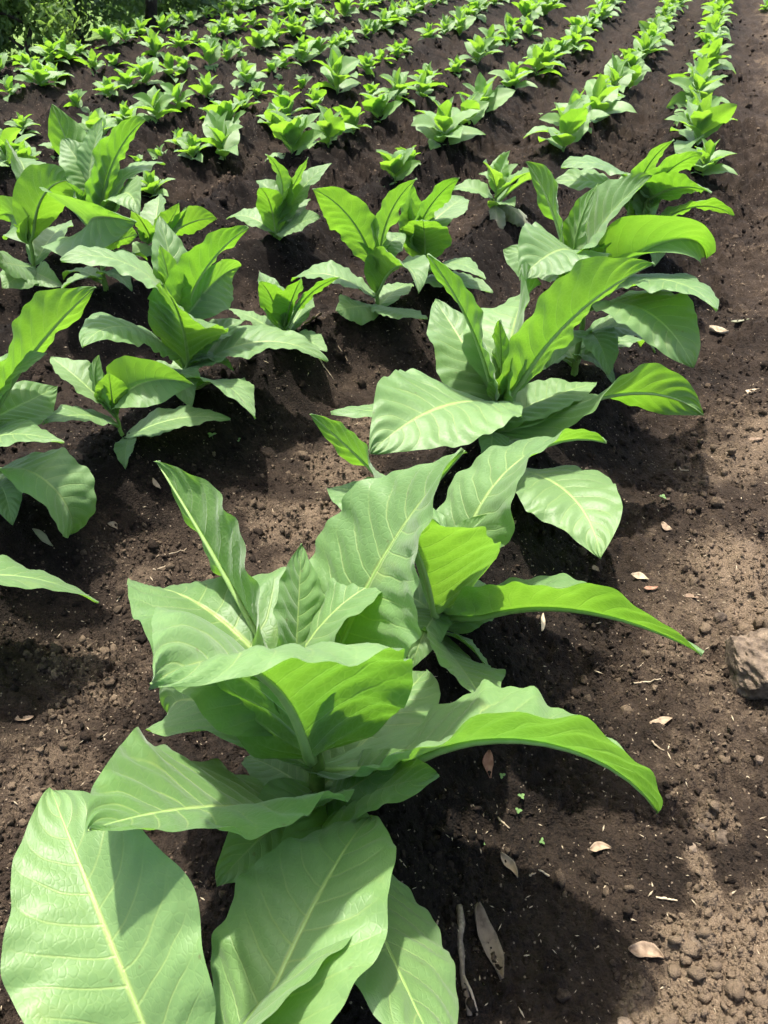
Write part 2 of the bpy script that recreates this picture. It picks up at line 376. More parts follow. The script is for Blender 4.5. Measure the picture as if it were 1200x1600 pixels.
def leaf_material(name, up, up2, vein, under, uvein, trans, tw=.42, rough=.50, far=False):
    m, nt, out = mat(name); b = NB(nt)
    uv = b.n('ShaderNodeUVMap'); sep = b.n('ShaderNodeSeparateXYZ'); nt.links.new(uv.outputs[0], sep.inputs[0])
    x, y = sep.outputs[0], sep.outputs[1]
    su = b.m('SUBTRACT', b.m('MULTIPLY', x, 2.0), 1.0)
    a = b.m('ABSOLUTE', su)
    oi = b.n('ShaderNodeObjectInfo'); rnd = oi.outputs['Random']
    geo = b.n('ShaderNodeNewGeometry'); back = geo.outputs['Backfacing']
    tc = b.n('ShaderNodeTexCoord'); obj = tc.outputs['Object']
    # midrib
    mr = b.ss(a, b.m('MULTIPLY_ADD', y, -.018, .028), b.m('MULTIPLY_ADD', y, -.030, .062), 1.0, 0.0)
    # secondary veins, leaving the midrib at an angle and curving to the tip, the two sides out of step
    side = b.m('GREATER_THAN', x, .5)
    wob = b.m('MULTIPLY', b.m('SUBTRACT', b.noise(7, obj, 2), .5), .075)
    q = b.m('ADD', b.m('SUBTRACT', y, b.m('MULTIPLY', b.m('POWER', a, 1.35), .17)), wob)
    q = b.m('ADD', b.m('MULTIPLY', q, 11.0), b.m('MULTIPLY', side, .45))
    f = b.m('ABSOLUTE', b.m('SUBTRACT', b.m('FRACT', q), .5))
    sv = b.m('MULTIPLY', b.ss(f, .435, .492), b.ss(a, .97, .45, .15, 1.0))
    # net of small veins
    cmb = b.n('ShaderNodeCombineXYZ'); b.put(cmb.inputs[0], b.m('MULTIPLY', su, 5.5)); b.put(cmb.inputs[1], b.m('MULTIPLY', y, 17.0))
    b.put(cmb.inputs[2], b.m('MULTIPLY', rnd, 40.0))
    vo = b.n('ShaderNodeTexVoronoi', feature='DISTANCE_TO_EDGE'); vo.inputs['Scale'].default_value = 2.3
    nt.links.new(cmb.outputs[0], vo.inputs['Vector'])
    net = b.ss(vo.outputs['Distance'], .0, .16, 1.0, 0.0)
    big = b.noise(5.0, obj, 3); fine = b.noise(60, obj, 3)
    upc = b.mix(b.ss(b.m('ADD', b.m('MULTIPLY', big, .7), b.m('MULTIPLY', rnd, .45)), .35, .85), up, up2)
    upc = b.mix(b.m('MULTIPLY', net, .07), upc, vein)
    upc = b.mix(b.m('MULTIPLY', sv, .45), upc, vein)
    upc = b.mix(b.m('MULTIPLY', mr, .85), upc, vein)
    unc = b.mix(b.ss(big, .3, .75), under, tuple(c * .8 for c in under))
    unc = b.mix(b.m('MULTIPLY', net, .25), unc, uvein)
    unc = b.mix(b.m('MULTIPLY', sv, .6), unc, uvein)
    unc = b.mix(b.m('MULTIPLY', mr, .95), unc, uvein)
    col = b.mix(back, upc, unc)
    # specks of soil and small brown blemishes, a few yellowed patches
    vs = b.n('ShaderNodeTexVoronoi'); vs.inputs['Scale'].default_value = 55; nt.links.new(obj, vs.inputs['Vector'])
    vsc = b.n('ShaderNodeSeparateColor'); nt.links.new(vs.outputs['Color'], vsc.inputs[0])
    spk = b.m('MULTIPLY', b.m('GREATER_THAN', vsc.outputs[0], .955), b.ss(vs.outputs['Distance'], .10, .26, 1.0, 0.0))
    col = b.mix(b.m('MULTIPLY', spk, .7), col, (.10, .075, .035))
    col = b.mix(b.m('MULTIPLY', b.ss(b.noise(11, obj, 3), .60, .78), .35), col, (.24, .30, .07))
    col = b.mix(b.m('MULTIPLY', b.ss(b.noise(3.2, obj, 2), .35, .7), .30), col, tuple(c_ * .62 for c_ in up))
    h = b.m('ADD', b.m('MULTIPLY', sv, -.9), b.m('ADD', b.m('MULTIPLY', net, -.22), b.m('MULTIPLY', fine, .25)))
    h = b.m('ADD', h, b.m('MULTIPLY', mr, -.9))
    bm = b.bump(h, .38, .003)
    p = b.n('ShaderNodeBsdfPrincipled')
    b.put(p.inputs['Base Color'], col)
    b.put(p.inputs['Roughness'], b.m('ADD', b.m('MULTIPLY', fine, .14), b.m('MULTIPLY_ADD', back, .15, rough - .07)))
    p.inputs['Specular IOR Level'].default_value = .55
    p.inputs['Sheen Weight'].default_value = .25
    p.inputs['Sheen Roughness'].default_value = .5
    nt.links.new(bm, p.inputs['Normal'])
    t = b.n('ShaderNodeBsdfTranslucent')
    tcol = b.mix(b.m('MULTIPLY', b.m('MAXIMUM', mr, b.m('MULTIPLY', sv, .5)), .45), trans, tuple(c * .6 for c in trans))
    tcol = b.mix(b.ss(b.m('ADD', big, b.m('MULTIPLY', rnd, .3)), .3, .95), tcol, tuple(c * f_ for c, f_ in zip(trans, (.72, .86, .6))))
    b.put(t.inputs[0], tcol); nt.links.new(bm, t.inputs[1])
    mx = b.n('ShaderNodeMixShader'); mx.inputs[0].default_value = tw
    nt.links.new(p.outputs[0], mx.inputs[1]); nt.links.new(t.outputs[0], mx.inputs[2])
    nt.links.new(mx.outputs[0], out.inputs[0])
    return m

M = {}
M['leaf'] = leaf_material('mature_leaf', (.112, .220, .062), (.172, .298, .098), (.36, .47, .14), (.10, .225, .035), (.27, .40, .12), (.235, .47, .025), tw=.40)
M['young'] = leaf_material('young_leaf', (.120, .245, .060), (.185, .330, .095), (.27, .38, .10), (.13, .27, .045), (.27, .40, .12), (.30, .54, .035), tw=.43)

def simple(name, c1, c2, scale=30, rough=.8, bstr=.4, bdist=.003, tl=None):
    m, nt, out = mat(name); b = NB(nt)
    tc = b.n('ShaderNodeTexCoord'); oi = b.n('ShaderNodeObjectInfo')
    n1 = b.noise(scale, tc.outputs['Object'], 5, .6); n2 = b.noise(scale * 5, tc.outputs['Object'], 3)
    f = b.m('ADD', b.m('MULTIPLY', n1, 1.0), b.m('MULTIPLY', b.m('SUBTRACT', oi.outputs['Random'], .5), .35))
    col = b.mix(b.ss(f, .3, .72), c1, c2)
    p = b.n('ShaderNodeBsdfPrincipled'); b.put(p.inputs['Base Color'], col); p.inputs['Roughness'].default_value = rough
    p.inputs['Specular IOR Level'].default_value = .3
    nt.links.new(b.bump(b.m('ADD', n1, b.m('MULTIPLY', n2, .4)), bstr, bdist), p.inputs['Normal'])
    if tl:
        t = b.n('ShaderNodeBsdfTranslucent'); t.inputs[0].default_value = (*tl, 1)
        mx = b.n('ShaderNodeMixShader'); mx.inputs[0].default_value = .4
        nt.links.new(p.outputs[0], mx.inputs[1]); nt.links.new(t.outputs[0], mx.inputs[2]); nt.links.new(mx.outputs[0], out.inputs[0])
    else: nt.links.new(p.outputs[0], out.inputs[0])
    return m
M['stem'] = simple('green_stem', (.10, .19, .035), (.17, .27, .06), 40, .55, .3, .002)
M['rib'] = simple('leaf_rib', (.19, .31, .08), (.25, .37, .12), 40, .5, .2, .001)
M['drytan'] = simple('dry_tan_leaf', (.15, .10, .065), (.30, .225, .15), 60, .75, .5, .002)
M['dryred'] = simple('dry_red_leaf', (.17, .075, .045), (.30, .16, .10), 60, .75, .5, .002)
M['drygrey'] = simple('dry_grey_leaf', (.075, .055, .038), (.19, .14, .095), 60, .8, .5, .002)
M['stick'] = simple('weathered_wood', (.12, .09, .065), (.33, .26, .19), 70, .85, .6, .002)
M['straw'] = simple('pale_straw', (.20, .15, .095), (.42, .34, .23), 50, .7, .3, .001)
M['stone'] = simple('earthy_stone', (.055, .040, .028), (.20, .150, .105), 26, .95, 1.0, .012)
M['bark'] = simple('tree_bark', (.04, .032, .025), (.10, .08, .06), 12, .9, .8, .02)
M['wilt'] = leaf_material('wilting_leaf', (.20, .22, .12), (.30, .28, .17), (.42, .38, .25), (.28, .27, .16), (.4, .36, .25), (.40, .38, .12), tw=.25)

def foliage(name, c1, c2, tr):
    m, nt, out = mat(name); b = NB(nt)
    rn = b.attr('tone')
    col = b.mix(rn, c1, c2)
    p = b.n('ShaderNodeBsdfPrincipled'); b.put(p.inputs['Base Color'], col); p.inputs['Roughness'].default_value = .5
    t = b.n('ShaderNodeBsdfTranslucent'); t.inputs[0].default_value = (*tr, 1)
    mx = b.n('ShaderNodeMixShader'); mx.inputs[0].default_value = .45
    nt.links.new(p.outputs[0], mx.inputs[1]); nt.links.new(t.outputs[0], mx.inputs[2]); nt.links.new(mx.outputs[0], out.inputs[0])
    return m
M['treedark'] = foliage('dark_tree_foliage', (.065, .108, .048), (.145, .21, .095), (.19, .34, .07))
M['treemid'] = foliage('mid_tree_foliage', (.075, .135, .045), (.15, .235, .09), (.18, .34, .06))
M['bush'] = foliage('light_bush_foliage', (.13, .22, .055), (.22, .32, .11), (.28, .46, .07))

def soil_nodes(b, dry, pos):
    n1 = b.noise(14, pos, 4, .65); n2 = b.noise(95, pos, 3, .7); n3 = b.noise(420, pos, 2, .6)
    n0 = b.noise(4.5, pos, 3, .6)
    d = b.m('ADD', dry, b.m('MULTIPLY', b.m('SUBTRACT', n1, .5), .6))
    d = b.m('ADD', d, b.m('MULTIPLY', b.m('SUBTRACT', n0, .5), .5))
    d = b.m('ADD', d, b.m('MULTIPLY', b.m('SUBTRACT', n2, .5), .55))
    d = b.m('ADD', d, b.m('MULTIPLY', b.m('SUBTRACT', n3, .5), .25))
    c = b.mix(b.ss(d, .05, .45), (.0076, .0053, .0038), (.031, .0216, .0150))
    c = b.mix(b.ss(d, .40, .95), c, (.155, .113, .075))
    return c, n2, n3
m, nt, out = mat('tilled_soil'); b = NB(nt)
geo = b.n('ShaderNodeNewGeometry'); pos = geo.outputs['Position']
c, n2, n3 = soil_nodes(b, b.attr('dry'), pos)
# grey and pale grit flecks
vo = b.n('ShaderNodeTexVoronoi'); vo.inputs['Scale'].default_value = 130; nt.links.new(pos, vo.inputs['Vector'])
sp = b.n('ShaderNodeSeparateColor'); nt.links.new(vo.outputs['Color'], sp.inputs[0])
fl = b.m('MULTIPLY', b.m('GREATER_THAN', sp.outputs[0], .965), b.ss(vo.outputs['Distance'], .25, .42, 1.0, 0.0))
c = b.mix(b.m('MULTIPLY', fl, .6), c, (.30, .235, .17))
g = b.attr('grass')
gc = b.mix(b.ss(b.noise(1.3, pos, 5), .3, .7), (.06, .115, .022), (.14, .21, .05))
c = b.mix(g, c, gc)
p = b.n('ShaderNodeBsdfPrincipled'); b.put(p.inputs['Base Color'], c); p.inputs['Roughness'].default_value = .95
p.inputs['Specular IOR Level'].default_value = .15
vb = b.n('ShaderNodeTexVoronoi'); vb.inputs['Scale'].default_value = 150; nt.links.new(pos, vb.inputs['Vector'])
hh = b.m('ADD', b.m('MULTIPLY', n2, 1.0), b.m('ADD', b.m('MULTIPLY', n3, .35), b.m('MULTIPLY', vb.outputs['Distance'], -.5)))
nt.links.new(b.bump(hh, 1.0, .011), p.inputs['Normal']); nt.links.new(p.outputs[0], out.inputs[0])
M['soil'] = m
m, nt, out = mat('soil_crumb'); b = NB(nt)
geo = b.n('ShaderNodeNewGeometry'); pos = geo.outputs['Position']
c, n2, n3 = soil_nodes(b, b.attr('dry'), pos)
p = b.n('ShaderNodeBsdfPrincipled'); b.put(p.inputs['Base Color'], c); p.inputs['Roughness'].default_value = .95
p.inputs['Specular IOR Level'].default_value = .15
nt.links.new(b.bump(b.m('ADD', n3, n2), 1.0, .006), p.inputs['Normal']); nt.links.new(p.outputs[0], out.inputs[0])
M['crumb'] = m

# ------------------------------------------------------------------ terrain
ROWPTS = [
    [(-.75, -2), (-.40, -.4), (-.265, .25), (-.11, .91), (.13, 1.42), (.38, 2.24), (.76, 2.85), (1.27, 3.90), (2.20, 6.07), (2.58, 7.22), (2.95, 8.3), (3.42, 9.5), (4.01, 11.1), (5.04, 14.0), (7.9, 22)],
    [(-2.75, -.6), (-1.95, .9), (-1.22, 1.98), (-.95, 2.36), (-.77, 2.72), (-.42, 3.12), (-.08, 3.46), (.69, 4.61), (1.29, 6.16), (1.77, 7.22), (2.15, 8.07), (3.12, 10.63), (4.42, 14.33), (7.1, 22)],
    [(-4.3, -.6), (-2.8, 1.7), (-1.75, 3.2), (-1.32, 3.66), (-.6, 4.31), (.0, 5.38), (.42, 6.16), (.78, 7.01), (1.11, 7.94), (1.67, 9.12), (2.25, 10.63), (3.54, 14.33), (6.2, 22)],
]
for k in range(1, 7):
    ROWPTS.append([(x - .885 * k, y) for x, y in ROWPTS[2]])
def rowx(k, y):
    P = ROWPTS[k]; return np.interp(y, [q[1] for q in P], [q[0] for q in P])
HERO_XY = np.array([FITTED[k][0] for k in FITTED])
def terrain(x, y):
    x = np.asarray(x, float); y = np.asarray(y, float)
    r = np.zeros_like(x)
    for k in range(len(ROWPTS)):
        d = np.abs(x - rowx(k, y)) * .87
        r = np.maximum(r, np.exp(-(d / .215) ** 2))
    z = -.19 + .19 * r
    right = (x - rowx(0, y)) * .9
    z = np.where(right > .35, z + .06 * sstep(.35, .9, right), z)
    z += .05 * (fbm(x * 1.1, y * 1.1, 3, 3) - .5)
    far = sstep(4.5, 8, y)
    z = z * (1 - .35 * far) 
    for hx, hy in HERO_XY:
        g = np.exp(-((x - hx) ** 2 + (y - hy) ** 2) / .16 ** 2)
        z = z * (1 - g)
    e = np.maximum((rowx(8, y) - .45 - x) * .87, np.where(x < .6, y - 15.4, -1))
    e = np.maximum(e, 0)
    z -= np.minimum(.25 * e * e / (e + .8), 3.6)
    return z, r, e
DRY = [(1120, 1540, .13, .75), (1190, 1450, .13, .7), (1060, 1600, .10, .55), (1190, 1590, .2, .6), (1110, 1400, .05, .5), (1095, 1345, .045, .5), (1125, 1290, .06, .35), (60, 1230, .20, .24), (150, 1010, .18, .22),
       (40, 1330, .2, .2), (230, 860, .22, .22), (330, 850, .15, .2), (470, 800, .2, .42), (520, 720, .2, .42), (570, 650, .17, .36), (1150, 880, .14, .30), (1190, 640, .3, .22), (1110, 700, .2, .2), (1180, 960, .12, .30), (560, 560, .2, .15),
       (1150, 1000, .3, .12), (1150, 400, .5, .12), (430, 300, .5, .1), (640, 340, .4, .1)]
DRYW = [(gnd(px, py, -.12)[:2], r_, s_) for px, py, r_, s_ in DRY]
def dryness(x, y, ridge):
    d = .04 + .24 * (1 - ridge) ** 1.5 + .10 * sstep(4.0, 7.5, y)
    d = d + .26 * (fbm(x * 2.3, y * 2.3, 21, 4) - .5)
    n = fbm(x * 9, y * 9, 31, 4)
    rt = (x - rowx(0, y)) * .9
    d = d + .27 * sstep(.38, .75, rt + .5 * (n - .5)) * sstep(.3, .6, fbm(x * 1.6, y * 1.6, 77, 3))
    heap = np.zeros_like(x)
    for (c_, r_, s_) in DRYW:
        dd = np.sqrt((x - c_[0]) ** 2 + (y - c_[1]) ** 2) / r_
        g = sstep(1.25, .55, dd + (n - .5) * 1.3) * s_
        heap = np.maximum(heap, g)
    return d + heap, heap
def relief(x, y, heap, ridge, e):
    amp = (1 + 1.1 * sstep(2.5, 6, y)) * (1 - .35 * sstep(8, 15, y))
    patch = sstep(.35, .65, fbm(x * 4, y * 4, 41, 3))
    wx = 1.5 * (fbm(x * 38, y * 38, 5, 3) - .5); wy = 1.5 * (fbm(x * 38, y * 38, 15, 3) - .5)
    f1, i1 = worley(x * 21 + wx, y * 21 + wy, 2)
    f2, i2 = worley(x * 46 + wy * 1.3, y * 46 + wx * 1.3, 8)
    f3, i3 = worley(x * 105, y * 105, 12)
    c1 = np.sqrt(np.clip(1 - (f1 * 1.5) ** 2, 0, 1)) * (i1 > .62)
    c2 = np.sqrt(np.clip(1 - (f2 * 1.45) ** 2, 0, 1)) * (i2 > .45)
    c3 = np.sqrt(np.clip(1 - (f3 * 1.4) ** 2, 0, 1)) * (i3 > .3)
    z = (.030 * (fbm(x * 7, y * 7, 51, 4) - .5) + .020 * (fbm(x * 34, y * 34, 61, 4) - .5) + .011 * (fbm(x * 95, y * 95, 66, 2) - .5))
    z += c1 * (.020 + .012 * sstep(3.5, 6, y)) * (.25 + .75 * patch + 1.3 * heap) + c2 * .0085 * (.4 + .6 * patch + 1.5 * heap) + c3 * .0042 * (1 + heap)
    return z * amp * (1 - .6 * sstep(0, 1, e))
def zfull(x, y):
    x = np.atleast_1d(np.asarray(x, float)); y = np.atleast_1d(np.asarray(y, float))
    z, r, e = terrain(x, y); dr, hp = dryness(x, y, r)
    return z + relief(x, y, hp, r, e)
def zat(x, y): return float(zfull(x, y)[0])

rr = [.5]
while rr[-1] < 9: rr.append(rr[-1] * 1.0037)
while rr[-1] < 26: rr.append(rr[-1] * 1.011)
while rr[-1] < 700: rr.append(rr[-1] * 1.07)
rr = np.array(rr); aa = np.linspace(R(-50), R(50), 620)
GX = rr[:, None] * np.sin(aa)[None]; GY = rr[:, None] * np.cos(aa)[None] - 1.15
gx, gy = GX.ravel(), GY.ravel()
gz, ridge, eout = terrain(gx, gy)
gdry, gheap = dryness(gx, gy, ridge)
gz = gz + relief(gx, gy, gheap, ridge, eout)
gme = mesh_np('ground', np.stack([gx, gy, gz], 1), grid_quads(len(rr), len(aa))[:, ::-1], mat=M['soil'],
              attrs={'dry': gdry, 'grass': sstep(.5, 1.6, eout + .8 * (fbm(gx * 2, gy * 2, 71, 3) - .5))})
ground = tag(link('ground', gme), 'dark crumbly tilled soil raised into planting ridges', None, None, 'structure')

# ------------------------------------------------------------------ tobacco leaves
def wprof(v):
    w_ = np.clip(np.sin(np.pi * np.clip(v, 0, 1) ** .82), 0, 1) ** .8 * (1 - .22 * v ** 5)
    return np.maximum(w_, .10 * (1 - v) ** .5 * np.minimum(1, (1 - v) * 8))
def leaf_geo(p, nv, nu, seed, stem_pt=None, ruffle=1.0):
    lr = np.random.default_rng(seed)
    V = np.linspace(0, 1, nv)
    f = p[5] + p[6] * V + p[7] * V * V; t = p[8] + p[9] * V + p[10] * V * V; r = p[11] + p[12] * V + p[13] * V * V
    T = np.stack([np.cos(t) * np.cos(f), np.cos(t) * np.sin(f), np.sin(t)], -1)
    S = np.stack([-np.sin(f), np.cos(f), 0 * f], -1); N = np.cross(T, S)
    c_, s_ = np.cos(r)[:, None], np.sin(r)[:, None]
    S, N = S * c_ + N * s_, N * c_ - S * s_
    ds = p[3] / (nv - 1)
    mid = np.concatenate([np.zeros((1, 3)), np.cumsum((T[1:] + T[:-1]) / 2 * ds, 0)]) + np.array([p[0], p[1], p[2]])
    if stem_pt is not None:
        k = np.clip(1 - V / .16, 0, 1)[:, None] ** 2
        mid = mid + (np.asarray(stem_pt) - mid[0]) * k
    L, W = p[3], p[4]
    wv = W * wprof(V)
    U = np.linspace(-1, 1, nu); U = np.sign(U) * np.abs(U) ** .9
    P = np.zeros((nv, nu, 3))
    ph = lr.uniform(0, 6.28, 8); lr0 = lr.random(2)
    for j, u in enumerate(U):
        side = 1 if u >= 0 else -1; au = abs(u)
        a0 = (p[14] + p[15] * (V - .5)) if side > 0 else (p[16] + p[17] * (V - .5))
        us = (np.arange(6) + .5) / 6 * au
        ca = np.mean(np.cos(a0[:, None] + p[18] * us), 1) * au if au > 0 else 0 * V
        sa = np.mean(np.sin(a0[:, None] + p[18] * us), 1) * au if au > 0 else 0 * V
        o = 0 if side > 0 else 3
        # ruffled margin, slightly irregular outline
        wob = 1 + au ** 3 * (.035 * np.sin(9 * V * 2 + ph[o]) + .03 * np.sin(23 * V + ph[o + 1]))
        ruf = au ** 2.2 * W * ruffle * (.050 * np.sin(2 * np.pi * (2.2 + .8 * lr0[0]) * V + ph[o + 1]) + .040 * np.sin(2 * np.pi * (4.4 + 1.6 * lr0[1]) * V + ph[o + 2]) + .022 * np.sin(2 * np.pi * 10.7 * V + ph[o])) * np.clip(wv / W * 1.2, 0, 1)
        # quilting between the side veins
        q = (V - .17 * au ** 1.35) * 11 + (.45 if side < 0 else 0) * 0 + (.45 if u > 0 else 0)
        qu = -np.cos(2 * np.pi * (q + 0.5)) * (-1)
        blister = au * (1.05 - au) * 4 * W * ruffle * (.021 * -np.cos(2 * np.pi * (q - .5) + np.pi) )
        und = W * .04 * ruffle * np.sin(3.1 * V * 3 + ph[6] + 2 * u) * au
        lat = (side * S * (ca * wob)[:, None] + N * sa[:, None]) * wv[:, None]
        P[:, j] = mid + lat + N * (ruf + blister + und)[:, None]
    uv = np.stack(np.broadcast_arrays((U[None, :] + 1) / 2, V[:, None]), -1).reshape(-1, 2)
    # faces ordered so that the upper face is the front
    return P.reshape(-1, 3), grid_quads(nv, nu)[:, ::-1], uv, mid, N, S
def stem_line(leaves):
    h = np.array([p[2] for p in leaves]); d = np.array([[p[0], p[1]] for p in leaves])
    k = (h[:, None] * d).sum(0) / ((h ** 2).sum() + .01)
    return lambda z: np.array([k[0] * z, k[1] * z, z])
def stem_mesh(fn, top, r0, seed):
    n = 9; zs = np.linspace(-.05, top, n)
    lr = np.random.default_rng(seed)
    path = np.array([fn(max(z, 0)) for z in zs]); path[:, 2] = zs
    path[1:, :2] += lr.normal(0, r0 * .15, (n - 1, 2))
    V, q, t = tube(path, np.linspace(r0, r0 * .45, n) * (1 + .12 * np.sin(np.arange(n) * 2.3)), 9)
    return mesh_np('stem', V, q, t, M['stem'])

def build_plant(name, leaves, X, matk, nv, nu, seed, rib=True, z=0.0, ruffle=1.0, r0=.012):
    root = link(name, None, loc=(X[0], X[1], z)); root.empty_display_size = .05
    fn = stem_line(leaves); top = max(p[2] for p in leaves) + .015
    link('stem', stem_mesh(fn, top, r0, seed), root)
    for i, p in enumerate(leaves):
        V, q, uv, mid, N, S = leaf_geo(p, nv, nu, seed * 31 + i, fn(p[2]), ruffle)
        lo = link('leaf', mesh_np('leaf', V, q, None, M[matk], uv=uv), root)
        if rib:
            s = np.linspace(0, nv - 1, 16).astype(int)
            rad = .0075 * (p[3] / .5) * (1 - .88 * np.linspace(0, 1, 16)) + .0004
            V, q, t = tube(mid[s] - N[s] * (rad * .75)[:, None], rad, 6)
            link('midrib', mesh_np('midrib', V, q, t, M['rib']), lo)
    return root

HERO = {
 'P0': ('broad-leaved tobacco plant cut off by the bottom edge of the photo', .016),
 'P1': ('largest tobacco plant with a tall folded leaf, centre foreground', .020),
 'P2': ('tobacco plant just behind the foremost whole one, one glowing leaf underside facing us', .015),
 'P3': ('tobacco plant with a long backlit blade leaning right and a wide pale leaf left', .014),
 'P4': ('dense tobacco plant with a big pale leaf drooping over the right path', .014),
 'P5': ('tobacco plant with arching bright leaves, last large one in the right-hand row', .012),
 'Q1': ('tobacco plant at the left edge with one tall bright leaf leaning right', .014),
 'Q0': ('tobacco plant outside the left edge, only one long leaf reaching in', .012),
 'Q2': ('small tobacco plant with a tiny leaf hanging at its stem foot, left', .009),
 'Q3': ('tall tobacco plant left of centre with a cupped glowing front leaf', .013),
 'Q4': ('small tobacco plant on a ridge beside a pale dry patch, left of centre', .008),
 'Q5': ('tobacco plant with a big bright leaf leaning left, middle of the second row', .011),
 'Q6': ('tobacco plant with a broad shaded round leaf, close behind the bright leaning one', .010),
 'R1': ('tallest tobacco plant in the left back with two upright blades', .013),
 'R0': ('tobacco plant at the left edge with a rounded glowing leaf', .012),
 'R2': ('low tobacco plant half hidden behind the tall one left of centre', .009),
 'R3': ('tobacco plant standing alone on a bare ridge, upper middle', .009),
}
nplants = 0
for i, (k, (label, r0)) in enumerate(HERO.items()):
    X, leaves = FITTED[k]
    if k[0] == 'P' and k != 'P0' or k in ('Q1', 'Q3', 'R1'):
        leaves = list(leaves); a_ = rng.uniform(0, 6.28)
        for j_ in range(4):
            Ls = rng.uniform(.20, .30); a_ += 1.6 + rng.normal(0, .25)
            leaves.append((0, 0, .03 + .025 * j_, Ls, Ls * .24, a_, rng.normal(0, .3), 0, .75, -1.5, -.2, rng.normal(0, .3), rng.normal(0, .3), 0, .25, .1, .25, .1, -.2))
    if k == 'P4':
        for hd_ in (-2.3, -1.5, -.5):
            leaves.append((0, 0, .17 + .03 * hd_ * 0, .34, .085, hd_, .2, 0, .85, -1.6, -.3, .1, -.2, 0, .25, .1, .25, .1, -.2))
    if k not in ('P0', 'Q0'):
        leaves = list(leaves); ht = sorted(p_[2] for p_ in leaves)[-2]; a_ = rng.uniform(0, 6.28); sc_ = .6 if k in ('Q2', 'Q4', 'R2', 'R3') else 1.0
        for j_ in range(3):
            Ls = sc_ * (.19 - .045 * j_); a_ += 2.3
            leaves.append((0, 0, ht * .92 + .01 * j_, Ls, Ls * .22, a_, .2, 0, 1.22 + .08 * j_, -.25, -.2, 0, .2, 0, .5, .1, .5, .1, .1))
    big = k[0] == 'P' or k in ('Q1', 'Q3', 'R1')
    ob = build_plant('tobacco_plant', leaves, X, 'leaf', 73 if big else 49, 21 if big else 15, 100 + i, True, 0.0, 1.0, r0)
    tag(ob, label, 'plant', 'large tobacco plants in the near rows')

# ------------------------------------------------------------------ young plants further up the field
def young_params(s, n, seed):
    lr = np.random.default_rng(seed); out_ = []
    a = lr.uniform(0, 6.28)
    for i in range(n):
        t = i / (n - 1)                    # 0 lowest, 1 heart
        L = s * (.30 - .13 * t ** 1.5) * lr.uniform(.85, 1.15) * (.8 if i == 0 else 1)
        th = .50 + .88 * t + lr.normal(0, .14)
        out_.append((0, 0, s * (.015 + .13 * t), L, L * lr.uniform(.25, .335), a, lr.normal(0, .25), 0, th, -.85 + .5 * t + lr.normal(0, .3), -.15,
                     lr.normal(0, .25), lr.normal(0, .3), 0, .30 + .15 * t, .1, .30 + .15 * t, .1, -.15))
        a += 2.4 + lr.normal(0, .25)
    return out_
PROTO = []
for v in range(9):
    ob = build_plant('young_tobacco_plant', young_params(1.0, (9, 10, 11, 10, 9, 11, 12, 10, 8)[v], 900 + v), (0, -60), 'young', 17, 9, 400 + v, False, 0, .8, .009)
    PROTO.append(ob)
def copy_plant(root, loc, rz, s):
    r_ = root.copy(); COL.objects.link(r_); r_.location = loc; r_.rotation_euler = (random.uniform(-.08, .08), random.uniform(-.08, .08), rz); r_.scale = (s, s, s * random.uniform(.9, 1.1))
    for ch in root.children:
        c2 = ch.copy(); COL.objects.link(c2); c2.parent = r_
    return r_
# foot of each plant that stands out (pixel of the photograph) and its breadth there
SPOTS = [(350, 237, 105), (303, 247, 62), (248, 225, 46), (280, 207, 52), (212, 233, 34), (37, 207, 50), (40, 247, 70), (3, 227, 34), (123, 172, 45), (200, 182, 70), (163, 182, 50),
 (427, 197, 62), (453, 180, 74), (513, 227, 95), (457, 247, 110), (593, 190, 85), (527, 143, 92), (493, 163, 52), (337, 177, 62), (380, 157, 52), (400, 140, 38), (437, 137, 44), (473, 123, 38), (583, 137, 42),
 (692, 229, 120), (750, 187, 100), (800, 146, 72), (838, 121, 82), (660, 150, 64), (712, 119, 44), (746, 100, 66), (796, 69, 46), (827, 52, 46), (896, 83, 62), (850, 27, 60), (719, 50, 56), (671, 65, 44),
 (617, 283, 85), (640, 262, 55), (785, 268, 75), (880, 238, 120), (930, 192, 110), (940, 170, 70), (982, 140, 62), (987, 105, 44), (1017, 82, 54), (1040, 42, 34), (1047, 25, 32), (1060, 12, 40),
 (1087, 230, 125), (1085, 168, 95), (1108, 112, 78), (1104, 92, 60), (1117, 40, 32), (1117, 20, 32), (1120, 2, 34), (940, 32, 50), (910, 57, 44), (1199, 6, 30), (965, 8, 40), (1100, 262, 90), (236, 285, 75)]
pts = []
for px, py, wd in SPOTS:
    X = gnd(px, py); k = proj(X)[2]
    pts.append((X[0], X[1], wd / k / .47))
def crowded(x, y, d):
    return any((x - a) ** 2 + (y - b_) ** 2 < d * d for a, b_, _ in pts) or any((x - a) ** 2 + (y - b_) ** 2 < .3 for a, b_ in HERO_XY)
for k in range(0, 9):
    y = (6.2 if k < 4 else 4.9) + random.random() * .3
    while y < (15.2 if k > 3 else 15.8):
        yy = y + random.uniform(-.1, .1); x = float(rowx(k, yy)) + random.uniform(-.035, .035)
        u_, v_, s_ = proj((x, yy, 0))
        dense = .21 if k > 4 else .30
        if -90 < u_ < 1240 and v_ < (330 if k > 3 else 225 if k == 3 else 215) and v_ > -75 and not crowded(x, yy, dense):
            pts.append((x, yy, random.uniform(.62, 1.08) * (1.0 if k < 4 else .86)))
        y += random.uniform(.27, .36) if k > 3 else random.uniform(.36, .52)
off = []
for k in range(1, 9):
    y = 2.0 + random.random() * .3
    while y < 10:
        yy = y; x = float(rowx(k, yy)) + random.uniform(-.04, .04); u_, v_, s_ = proj((x, yy, 0))
        if -420 < u_ < -95 and not crowded(x, yy, .35): off.append((k, x, yy, random.uniform(1.1, 1.5) if yy < 5.5 else random.uniform(.8, 1.1)))
        y += random.uniform(.5, .65)
